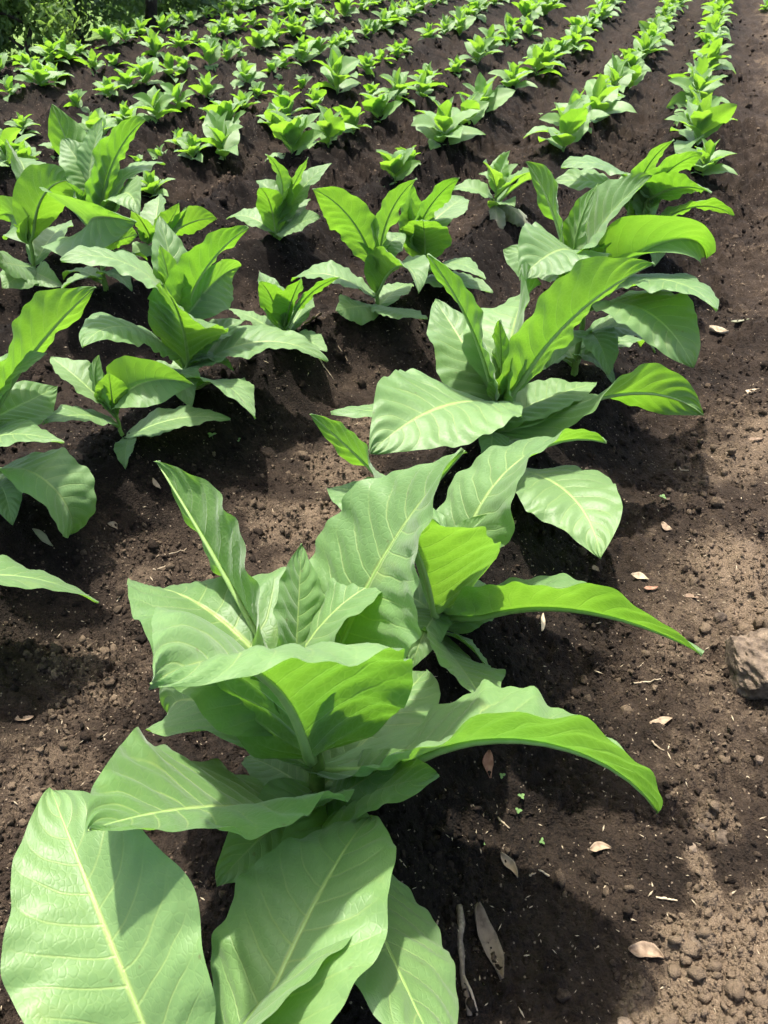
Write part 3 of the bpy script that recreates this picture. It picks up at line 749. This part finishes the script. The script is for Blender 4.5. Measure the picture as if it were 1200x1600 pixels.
ORD = ['first', 'second', 'third', 'fourth', 'fifth', 'sixth', 'seventh', 'eighth', 'ninth', 'tenth', 'eleventh', 'twelfth', 'thirteenth', 'fourteenth', 'fifteenth', 'sixteenth', 'seventeenth', 'eighteenth', 'nineteenth', 'twentieth']
ORD += ['twenty-' + w_ for w_ in ORD[:9]] + ['thirtieth'] + ['thirty-' + w_ for w_ in ORD[:9]]
byrow = {}
for q in pts:
    k = min(range(9), key=lambda r_: abs(float(rowx(r_, q[1])) - q[0]))
    if q[0] - float(rowx(0, q[1])) > .6: k = -1
    byrow.setdefault(k, []).append(q)
used = set()
for k, lst in sorted(byrow.items()):
    lst.sort(key=lambda q: q[1])
    for i, (x, y, s) in enumerate(lst):
        v = random.randrange(len(PROTO)); z = float(terrain(x, y)[0]) - .004
        if v not in used:
            used.add(v); ob = PROTO[v]; ob.location = (x, y, z); ob.rotation_euler = (0, 0, random.uniform(0, 6.28)); ob.scale = (s,) * 3
        else:
            ob = copy_plant(PROTO[v], (x, y, z), random.uniform(0, 6.28), s)
        if k < 0: tag(ob, 'young tobacco plant across the bare path, top right corner', 'plant', 'young tobacco plants in the far rows')
        else: tag(ob, 'young tobacco plant, %s small one up the %s row from the right-hand path' % (ORD[i], ORD[k]), 'plant', 'young tobacco plants in the far rows')
offn = {}
for k, x, y, s in off:
    offn[k] = offn.get(k, 0) + 1
    v = random.choice(sorted(used))
    tag(copy_plant(PROTO[v], (x, y, float(terrain(x, y)[0]) - .004), random.uniform(0, 6.28), s), 'young tobacco plant beyond the left edge, %s there in the %s row from the path' % (ORD[offn[k] - 1], ORD[k]), 'plant', 'young tobacco plants left of the frame')
for v, ob in enumerate(PROTO):
    if v not in used:
        for ch in list(ob.children): bpy.data.objects.remove(ch)
        bpy.data.objects.remove(ob)

# wilting plant on the second row
Xw = gnd(772, 338)
wl = young_params(1.15, 7, 77)
root = build_plant('wilting_tobacco_plant', wl, Xw, 'young', 33, 11, 555, True, zat(Xw[0], Xw[1]) , 1.2, .011)
for j, (hd, L_, d_) in enumerate(((-1.7, .30, -1.9), (-.75, .34, -2.0))):
    pw = (0, 0, .05, L_, L_ * .2, hd, .3, 0, .35, d_, .4, .3, .5, 0, -.4, .4, -.3, -.5, -.6)
    V, q, uv, mid, N, S = leaf_geo(pw, 33, 11, 600 + j, None, 2.2)
    tag(link('leaf', mesh_np('leaf', V, q, None, M['wilt'], uv=uv), root), 'limp yellowed lower leaf')
tag(root, 'wilting tobacco plant with limp yellowed lower leaves on the second row', 'plant', 'large tobacco plants in the near rows')

# ------------------------------------------------------------------ stone, sticks, dry leaves, seedlings
def ico():
    t = (1 + 5 ** .5) / 2
    v = np.array([(-1, t, 0), (1, t, 0), (-1, -t, 0), (1, -t, 0), (0, -1, t), (0, 1, t), (0, -1, -t), (0, 1, -t), (t, 0, -1), (t, 0, 1), (-t, 0, -1), (-t, 0, 1)], float) / (1 + t * t) ** .5
    f_ = np.array([(0, 11, 5), (0, 5, 1), (0, 1, 7), (0, 7, 10), (0, 10, 11), (1, 5, 9), (5, 11, 4), (11, 10, 2), (10, 7, 6), (7, 1, 8), (3, 9, 4), (3, 4, 2), (3, 2, 6), (3, 6, 8), (3, 8, 9), (4, 9, 5), (2, 4, 11), (6, 2, 10), (8, 6, 7), (9, 8, 1)])
    return v, f_
def subdiv(v, f_):
    v = list(map(tuple, v)); cache = {}; nf = []
    def mp(a, b_):
        key = (min(a, b_), max(a, b_))
        if key not in cache:
            c_ = (np.array(v[a]) + np.array(v[b_])); c_ /= np.linalg.norm(c_); v.append(tuple(c_)); cache[key] = len(v) - 1
        return cache[key]
    for a, b_, c_ in f_:
        x_, y_, z_ = mp(a, b_), mp(b_, c_), mp(c_, a)
        nf += [(a, x_, z_), (b_, y_, x_), (c_, z_, y_), (x_, y_, z_)]
    return np.array(v), np.array(nf)
def rock_mesh(name, size, seed, lev, mt, rough=.25):
    v, f_ = ico()
    for _ in range(lev): v, f_ = subdiv(v, f_)
    d = 1 + rough * 2 * (fbm(v[:, 0] * 1.7 + seed, v[:, 1] * 1.7 + v[:, 2] * 1.3, seed, 3) - .5)
    d += rough * .8 * (fbm(v[:, 0] * 6 + v[:, 2] * 4, v[:, 1] * 6 - v[:, 2] * 3 + seed, seed + 3, 3) - .5)
    # knock flat facets into it
    lr = np.random.default_rng(seed)
    P = v * d[:, None]
    for _ in range(6):
        n_ = lr.normal(size=3); n_ /= np.linalg.norm(n_); h_ = lr.uniform(.68, .9)
        s_ = P @ n_; P = P - n_[None] * np.maximum(0, s_ - h_)[:, None] * .85
    return mesh_np(name, P * np.asarray(size)[None], None, f_, mt, smooth=lev >= 3)
X = gnd(1205, 1085, -.10)
st = link('field_stone', rock_mesh('field_stone', (.11, .13, .085), 5, 5, M['stone'], .36), None, (X[0] + .01, X[1] + .09, zat(X[0], X[1] + .09) + .034), .5)
tag(st, 'rough brown stone lying on the path at the right edge', 'stone')

def stick_obj(name, p0, p1, r, matk, seed, label, cat, group=None, fork=False, lift=.0):
    lr = np.random.default_rng(seed)
    a = gnd(*p0, -.08); b_ = gnd(*p1, -.08)
    n = 12; t = np.linspace(0, 1, n)[:, None]
    path = a[None] * (1 - t) + b_[None] * t
    ln = np.linalg.norm(b_ - a)
    path[:, :2] += np.cumsum(lr.normal(0, ln * .012, (n, 2)), 0)
    zz = zfull(path[:, 0], path[:, 1])
    lin = np.polyfit(np.arange(n), zz, 1); path[:, 2] = np.maximum(np.polyval(lin, np.arange(n)), zz - r * .3) + r * .8 + lift
    o_ = path[0].copy(); parts = [tube(path - o_, r * (1 - .35 * np.linspace(0, 1, n)) * (1 + .15 * lr.normal(size=n)), 7)]
    root = link(name, mesh_np(name, *join(parts), M[matk]), None, o_)
    if fork:
        j = 7; f2 = np.array([path[j], path[j] + (b_ - a) * .18 + np.array([.012, 0, .01]), path[j] + (b_ - a) * .34 + np.array([.02, .0, .006])])
        link('side_twig', mesh_np('side_twig', *join([tube(f2 - o_, [r * .5, r * .42, r * .2], 6)]), M[matk]), root)
    return tag(root, label, cat, group)
stick_obj('broken_stick', (715, 1392), (738, 1562), .0075, 'stick', 3, 'broken weathered stick lying beside the brown curled leaf', 'stick', None, True)

def scrap(px, py, ln, wd, ang, matk, seed, label, curl=.6, torn=True):
    lr = np.random.default_rng(seed)
    k = proj(gnd(px, py, -.08))[2]; L = ln * .88 / k; W = wd * .8 / k / 2; curl = curl * .6
    nv, nu = 13, 7; V = np.linspace(-.5, .5, nv); U = np.linspace(-1, 1, nu)
    wv = W * np.clip(np.cos((np.abs(V + .5) ** 1.25 - .5) * np.pi * .98), .0, 1) ** .85 * (1 + torn * (.10 * np.sin(V * 7 + lr.uniform(0, 6)) + .05 * np.sin(V * 19 + lr.uniform(0, 6))))
    P = np.zeros((nv, nu, 3)); c1 = curl * lr.uniform(.6, 1.4)
    P[..., 1] = (V * L)[:, None]; P[..., 0] = wv[:, None] * U[None] * (1 - .2 * abs(c1) * U[None] ** 2)
    P[..., 2] = W * c1 * (U[None] ** 2) * (1 + .5 * V[:, None]) + L * .18 * c1 * (2 * V[:, None]) ** 2 * lr.uniform(-.3, 1) + W * .10 * np.sin(7 * V[:, None] + 2.3 * U[None] + lr.uniform(0, 6)) * np.abs(U[None])
    P[..., 2] -= P[..., 2].min() - .001
    P[..., 0] += (W * .35 * np.sin(V * 4 + lr.uniform(0, 6)))[:, None] * torn
    me = mesh_np('dry_leaf', P.reshape(-1, 3), grid_quads(nv, nu), None, M[matk], uv=np.stack(np.broadcast_arrays((U[None] + 1) / 2, (V + .5)[:, None]), -1).reshape(-1, 2))
    X = gnd(px, py, -.09); z = zat(X[0], X[1]); X = gnd(px, py, z)
    e_ = .06; nx = -(zat(X[0] + e_, X[1]) - zat(X[0] - e_, X[1])) / (2 * e_); ny = -(zat(X[0], X[1] + e_) - zat(X[0], X[1] - e_)) / (2 * e_)
    ob = link('dry_leaf', me, None, (X[0], X[1], zat(X[0], X[1]) + .003 + L * .04))
    ob.rotation_euler = (-ny, nx, 0)
    ob.rotation_euler.rotate_axis('Z', R(ang))
    md = ob.modifiers.new('thickness', 'SOLIDIFY'); md.thickness = .0007
    return tag(ob, label, 'dry leaf', 'dry leaves and scraps lying on the soil')
scrap(757, 1478, 128, 50, 14, 'drygrey', 1, 'large curled brown dead leaf beside the broken stick', 1.5)
scrap(762, 1196, 48, 26, 10, 'dryred', 2, 'reddish brown dead leaf below the drooping foreground leaf')
scrap(796, 1352, 50, 22, 25, 'drytan', 3, 'narrow tan dead leaf stuck upright on the dark ridge side', 1.1)
scrap(938, 1328, 38, 22, 80, 'drytan', 4, 'folded tan leaf scrap on dark soil, lower right')
scrap(1010, 1490, 62, 38, 65, 'drytan', 5, 'pale torn leaf at the rim of the dry crumbly heap', .8)
scrap(1034, 1124, 42, 20, 85, 'drytan', 6, 'tan dead leaf left of the large stone, below it', .5)
scrap(1040, 828, 24, 18, 40, 'drytan', 7, 'small pinkish leaf scrap on the path above the stone', .4)
scrap(998, 906, 34, 20, 70, 'straw', 8, 'pale curled leaf scrap right of the long drooping leaf', .8)
scrap(1016, 924, 26, 12, 100, 'dryred', 9, 'small reddish scrap just below the pale curled scrap', .5)
scrap(1078, 943, 26, 14, 80, 'drytan', 10, 'tan oval scrap left of the pale clod on the path', .4)
scrap(930, 894, 20, 16, 30, 'drytan', 11, 'small tan scrap under the pale tip of a drooping leaf', .4)
scrap(1180, 608, 34, 24, 120, 'straw', 12, 'whitish curled leaf on the path near the right edge', 1.0)
scrap(1122, 521, 34, 26, 70, 'straw', 13, 'crumpled whitish leaf lying on the path', .9)
scrap(1152, 516, 36, 12, 95, 'wilt', 14, 'thin greenish leaf strip beside the crumpled whitish leaf', .5)
scrap(186, 843, 30, 14, 100, 'straw', 15, 'small white leaf scrap in the left furrow', .4)
scrap(38, 1122, 34, 20, 110, 'drytan', 16, 'greyish pink leaf scrap in the furrow at the left edge', .5)
scrap(490, 527, 46, 40, 30, 'drytan', 17, 'flat tan leaf piece at the foot of the small plant', .2)
scrap(846, 978, 40, 12, 170, 'straw', 18, 'upright straw-coloured sliver below the long drooping leaf', .6)
scrap(248, 772, 24, 10, 60, 'drytan', 19, 'small brown leaf bit beside the pointed foreground leaf tip', .4)
scrap(60, 822, 44, 14, 85, 'wilt', 20, 'fallen green leaf stub under the drooping leaf, left edge', .6)
scrap(1180, 690, 28, 10, 95, 'drytan', 21, 'thin tan strip on the path right of the pale drooping leaf', .4)
scrap(895, 785, 18, 10, 40, 'drytan', 22, 'tiny tan flake right of the broad pale drooping leaf', .4)
for i, (a, b_, lab) in enumerate((((235, 832), (285, 818), 'short pale twig in the left furrow behind the tall folded leaf'), ((230, 850), (262, 842), 'thin straw left of the tall folded leaf, in the furrow'),
        ((782, 1250), (800, 1268), 'short yellow straw below the drooping leaf'), ((868, 1335), (850, 1328), 'short tan straw beside the narrow tan dead leaf'),
        ((1026, 1135), (1045, 1152), 'pale straw just under the tan dead leaf left of the stone'), ((1000, 1036), (1050, 1040), 'long splinter on the path left of the stone'),
        ((1036, 1380), (1070, 1386), 'thin straw above the dry crumbly heap'), ((835, 1340), (845, 1330), 'tiny splinter on the dark ridge side'),
        ((525, 552), (545, 562), 'pinkish splinter right of the small plant'), ((495, 572), (520, 580), 'pale splinter in front of the small plant'),
        ((1055, 700), (1085, 708), 'pale twig on the path, right of the backlit leaf tip'), ((685, 1425), (683, 1440), 'white upright splinter beside the foremost leaf'))):
    stick_obj('straw', a, b_, .0026, 'straw', 40 + i, lab, 'straw', 'straws and splinters on the soil')
for i, (px, py, s_, lab) in enumerate(((1105, 1278, .018, 'pale clod left of its pair on the right path'), (1135, 1298, .022, 'larger pale clod of the pair on the right path'), (1088, 1312, .014, 'small clod below the pale pair on the path'),
        (1130, 955, .022, 'pale flat clod on the path above the stone'), (1092, 1462, .020, 'rounded clod at the upper rim of the dry heap'), (1190, 1180, .014, 'clod at the right edge below the stone'),
        (1195, 1135, .012, 'small clod right under the stone'), (1112, 1265, .010, 'tiny clod above the pale pair'), (1185, 1560, .016, 'clod on the dry heap at the right edge'), (985, 1590, .018, 'clod at the left foot of the dry heap'),
        (800, 840, .010, 'small round clod by the broad pale leaf'), (975, 775, .014, 'brown clod on the path beside the broad pale leaf'))):
    X = gnd(px, py, -.1)
    tag(link('soil_clod', rock_mesh('soil_clod', (s_, s_ * .8, s_ * .62), 60 + i, 3, M['stone'], .3), None, (X[0], X[1], zat(X[0], X[1]) + s_ * .3), i * 1.3), lab, 'clod', 'loose clods on the path')
def seedling(px, py, s_, label, seed):
    lr = np.random.default_rng(seed); X = gnd(px, py, -.08)
    root = link('weed_seedling', None, loc=(X[0], X[1], zat(X[0], X[1])))
    V, q, t = tube([(0, 0, -.004), (0, 0, s_ * .5), (0, 0, s_ * .8)], [s_ * .06, s_ * .05, s_ * .05], 5)
    link('stem', mesh_np('stem', V, q, t, M['stem']), root)
    a = lr.uniform(0, 6.28)
    for j in range(3):
        p_ = (0, 0, s_ * .75, s_ * lr.uniform(.8, 1.2), s_ * .36, a, 0, 0, .45, -.6, 0, 0, 0, 0, .2, 0, .2, 0, 0)
        Vv, q, uv, *_ = leaf_geo(p_, 9, 5, seed + j)
        link('leaf', mesh_np('leaf', Vv, q, None, M['young'], uv=uv), root); a += 2.3
    tag(root, label, 'seedling', 'weed seedlings sprouting on the soil')
for i, (px, py, s_, lab) in enumerate(((787, 1196, .010, 'tiny seedling right of the reddish dead leaf'), (819, 1222, .011, 'upper of two tiny seedlings, foreground ridge side'), (815, 1240, .011, 'lower of two tiny seedlings, foreground ridge side'),
        (763, 1291, .007, 'tiniest seedling near the foremost leaves'), (855, 1281, .009, 'tiny seedling under the tip of the foreground drooping leaf'), (886, 1347, .010, 'tiny seedling left of the folded tan scrap'),
        (1042, 755, .016, 'small weed beside the path near the pale leaf'), (332, 684, .020, 'leafy weed seedling on the ridge below the tall left plant'), (370, 673, .016, 'weed seedling right of the leafy one, left ridge'), (845, 180, .03, 'weed tuft on bare soil between the far rows'))):
    seedling(px, py, s_, lab, 800 + i)

# ------------------------------------------------------------------ loose crumbs and fibres (nobody could count them)
def scatter(n, seed):
    lr = np.random.default_rng(seed)
    py = 1640 - (lr.random(n) ** .8) * 1640; px = lr.uniform(-80, 1290, n)
    a = (px - 600) / FPX; b_ = (800 - py) / FPX
    dz = -SP + b_ * CP; t = (-.09 - EYE) / dz
    return t * a, t * (CP + b_ * SP), lr
x, y, lr = scatter(150000, 5)
tz, rdg, e_ = terrain(x, y); dr, hp = dryness(x, y, rdg)
keep = (lr.random(len(x)) < .10 + .55 * sstep(.45, .7, fbm(x * 6, y * 6, 91, 3)) + 1.6 * hp) & (y < 13.5) & (y > .05)
x, y, dr, hp = x[keep][:34000], y[keep][:34000], dr[keep][:34000], hp[keep][:34000]
zc = zfull(x, y)
def crumb_mesh(x, y, z, sz, drv, lev, nz, smooth, name):
    n = len(x); iv, if_ = ico()
    for _ in range(lev): iv, if_ = subdiv(iv, if_)
    rot = lr.normal(size=(n, 4)); rot /= np.linalg.norm(rot, axis=1)[:, None]
    qw, qx, qy, qz = rot.T
    RM = np.stack([np.stack([1 - 2 * (qy**2 + qz**2), 2 * (qx*qy - qz*qw), 2 * (qx*qz + qy*qw)], -1), np.stack([2 * (qx*qy + qz*qw), 1 - 2 * (qx**2 + qz**2), 2 * (qy*qz - qx*qw)], -1), np.stack([2 * (qx*qz - qy*qw), 2 * (qy*qz + qx*qw), 1 - 2 * (qx**2 + qy**2)], -1)], 1)
    nv_ = len(iv)
    shape = iv[None] * (1 + np.clip(lr.normal(0, nz, (n, nv_, 1)), -.55, .6)) * np.stack([np.ones(n), lr.uniform(.6, 1, n), lr.uniform(.45, .85, n)], -1)[:, None]
    P = np.einsum('nij,nkj->nki', RM, shape) * sz[:, None, None]
    P[..., 0] += x[:, None]; P[..., 1] += y[:, None]; P[..., 2] += (z + sz * .22)[:, None]
    F_ = (if_[None] + (np.arange(n) * nv_)[:, None, None]).reshape(-1, 3)
    o_ = link(name, mesh_np(name, P.reshape(-1, 3), None, F_, M['crumb'], smooth=smooth, attrs={'dry': np.repeat(drv + lr.normal(.10, .17, n), nv_)}))
    return tag(o_, 'loose soil crumbs strewn over the ground' if lev == 0 else 'loose lumpy soil clods strewn over the ground', None, None, 'stuff')
nb = 4200
szb = np.clip(.0062 * np.exp(lr.normal(0, .45, nb)), .0035, .017) * (.85 + .20 * y[:nb]) * (1 + .9 * hp[:nb] * (lr.random(nb) < .35))
crumb_mesh(x[:nb], y[:nb], zc[:nb], szb, dr[:nb], 1, .20, True, 'soil_clods')
m_ = len(x) - nb
szs = np.clip(.0024 * np.exp(lr.normal(0, .5, m_)), .0011, .008) * (1 + .30 * y[nb:])
crumb_mesh(x[nb:], y[nb:], zc[nb:], szs, dr[nb:], 0, .30, False, 'soil_crumbs')
x, y, lr = scatter(9000, 9)
keep = (y < 8) & (y > .05); x, y = x[keep][:3200], y[keep][:3200]; n = len(x)
a = lr.uniform(0, np.pi, n); ln = np.clip(.006 * np.exp(lr.normal(0, .6, n)), .002, .03) * (1 + .18 * y); wd = np.clip(ln * lr.uniform(.06, .3, n), .0006, .004)
z = zfull(x, y) + .0025
dx, dy = np.cos(a), np.sin(a); tilt = lr.normal(0, .25, n)
c0 = np.stack([x, y, z], 1); d = np.stack([dx, dy, tilt], 1) * ln[:, None] / 2; s_ = np.stack([-dy, dx, 0 * dx], 1) * wd[:, None] / 2; up = np.array([0, 0, 1.]) * wd[:, None] * .5
P = np.stack([c0 - d, c0 - s_, c0 + d, c0 + s_, c0 + up], 1).reshape(-1, 3)
F_ = (np.array([(0, 1, 4), (1, 2, 4), (2, 3, 4), (3, 0, 4)])[None] + (np.arange(n) * 5)[:, None, None]).reshape(-1, 3)
tag(link('plant_litter', mesh_np('plant_litter', P, None, F_, M['straw'], smooth=False)), 'tiny pale fibres and chaff scattered on the soil', None, None, 'stuff')

# ------------------------------------------------------------------ trees and bushes beyond the field
def tree(name, x, y, h, rx, mk, label, seed, nleaf=5200, low=.12, ls=.10, cat='tree'):
    lr = np.random.default_rng(seed)
    z0 = float(terrain(x, y)[0]) - .1
    root = link(name, None, loc=(x, y, z0))
    tp = np.array([[lr.normal(0, .06) * k, lr.normal(0, .06) * k, h * .8 * k / 6] for k in range(7)])
    parts = [tube(tp, np.linspace(.022, .008, 7) * h, 8)]
    cl = []
    for j in range(11):
        k = lr.integers(1, 6); a = lr.uniform(0, 6.28); e2 = tp[k] + np.array([math.cos(a), math.sin(a), .35]) * rx * lr.uniform(.5, .85)
        e2[2] = min(max(e2[2], h * low), h * .95)
        mdp = (tp[k] + e2) / 2 + np.array([0, 0, .1 * h * .3])
        parts.append(tube([tp[k], mdp, e2], [.013 * h, .009 * h, .003 * h], 6)); cl.append(e2)
    link('trunk', mesh_np('trunk', *join(parts), M['bark']), root)
    cl += [tp[-1], tp[-2]] + [np.array([lr.normal(0, rx * .5), lr.normal(0, rx * .5), lr.uniform(low * h, h)]) for _ in range(16)]
    cl = np.array(cl); n = nleaf
    ci = lr.integers(0, len(cl), n); dv = lr.normal(size=(n, 3)); dv /= np.linalg.norm(dv, axis=1)[:, None]
    cr = lr.uniform(.28, .55, len(cl)) * rx
    rad = cr[ci] * (lr.random(n) ** .45)
    c0 = cl[ci] + dv * rad[:, None] * np.array([1, 1, .75]); c0[:, 2] = np.maximum(c0[:, 2], .05)
    nn = dv + lr.normal(0, .6, (n, 3)); nn /= np.linalg.norm(nn, axis=1)[:, None]
    t1 = np.cross(nn, lr.normal(size=(n, 3))); t1 /= np.linalg.norm(t1, axis=1)[:, None]; t2 = np.cross(nn, t1)
    s1 = (ls * lr.uniform(.6, 1.3, n))[:, None]
    P = np.stack([c0 - t1 * s1, c0 - t2 * s1 * .42 + nn * s1 * .12, c0 + t1 * s1, c0 + t2 * s1 * .42 + nn * s1 * .12], 1).reshape(-1, 3)
    F_ = np.array([0, 1, 2, 3])[None] + (np.arange(n) * 4)[:, None]
    tone = np.repeat(np.clip(.5 * lr.random(len(cl))[ci] + .5 * lr.random(n), 0, 1), 4)
    link('crown', mesh_np('crown', P, F_, None, M[mk], smooth=False, attrs={'tone': tone}), root)
    tag(root, label, cat, 'trees beyond the field')
tree('leafy_bush', -4.35, 11.0, 1.7, .78, 'bush', 'light green bush in the top left corner before the dark trees', 1, 8000, .05, .05, 'bush')
tree('leafy_bush', -5.4, 11.4, 2.2, 1.0, 'treemid', 'mid green bush at the left edge behind the light one', 2, 7000, .05, .06, 'bush')
tree('shade_tree', -4.45, 13.2, 4.6, 1.15, 'treedark', 'dark tree behind the light green bush', 3, 11000, .03, .075)
tree('shade_tree', -3.5, 13.7, 4.4, 1.0, 'treedark', 'dark dense tree at the field edge, second from the left', 4, 11000, .03, .075)
tree('shade_tree', -6.3, 13.6, 5.0, 1.4, 'treedark', 'dark tree at the far left edge', 5, 9000, .03, .08)
tree('shade_tree', -3.75, 16.0, 5.2, 1.1, 'treedark', 'dark tree just left of the bright grass gap', 6, 10000, .03, .08)
tree('shade_tree', -4.3, 25.0, 6.0, 1.0, 'treemid', 'slender tree just right of the bright grass gap', 7, 4200, .08)
tree('shade_tree', -2.4, 23, 7.0, 2.0, 'treemid', 'distant tree above the upper left field corner', 8, 6600, .03, .13)
tree('shade_tree', 1.6, 25, 8.0, 2.8, 'treemid', 'distant tree behind the far end of the rows', 9, 6600, .03, .15)
tree('shade_tree', -9.5, 36, 7.0, 3.4, 'treedark', 'distant tree seen through the bright grass gap', 10, 5600, .05, .16)
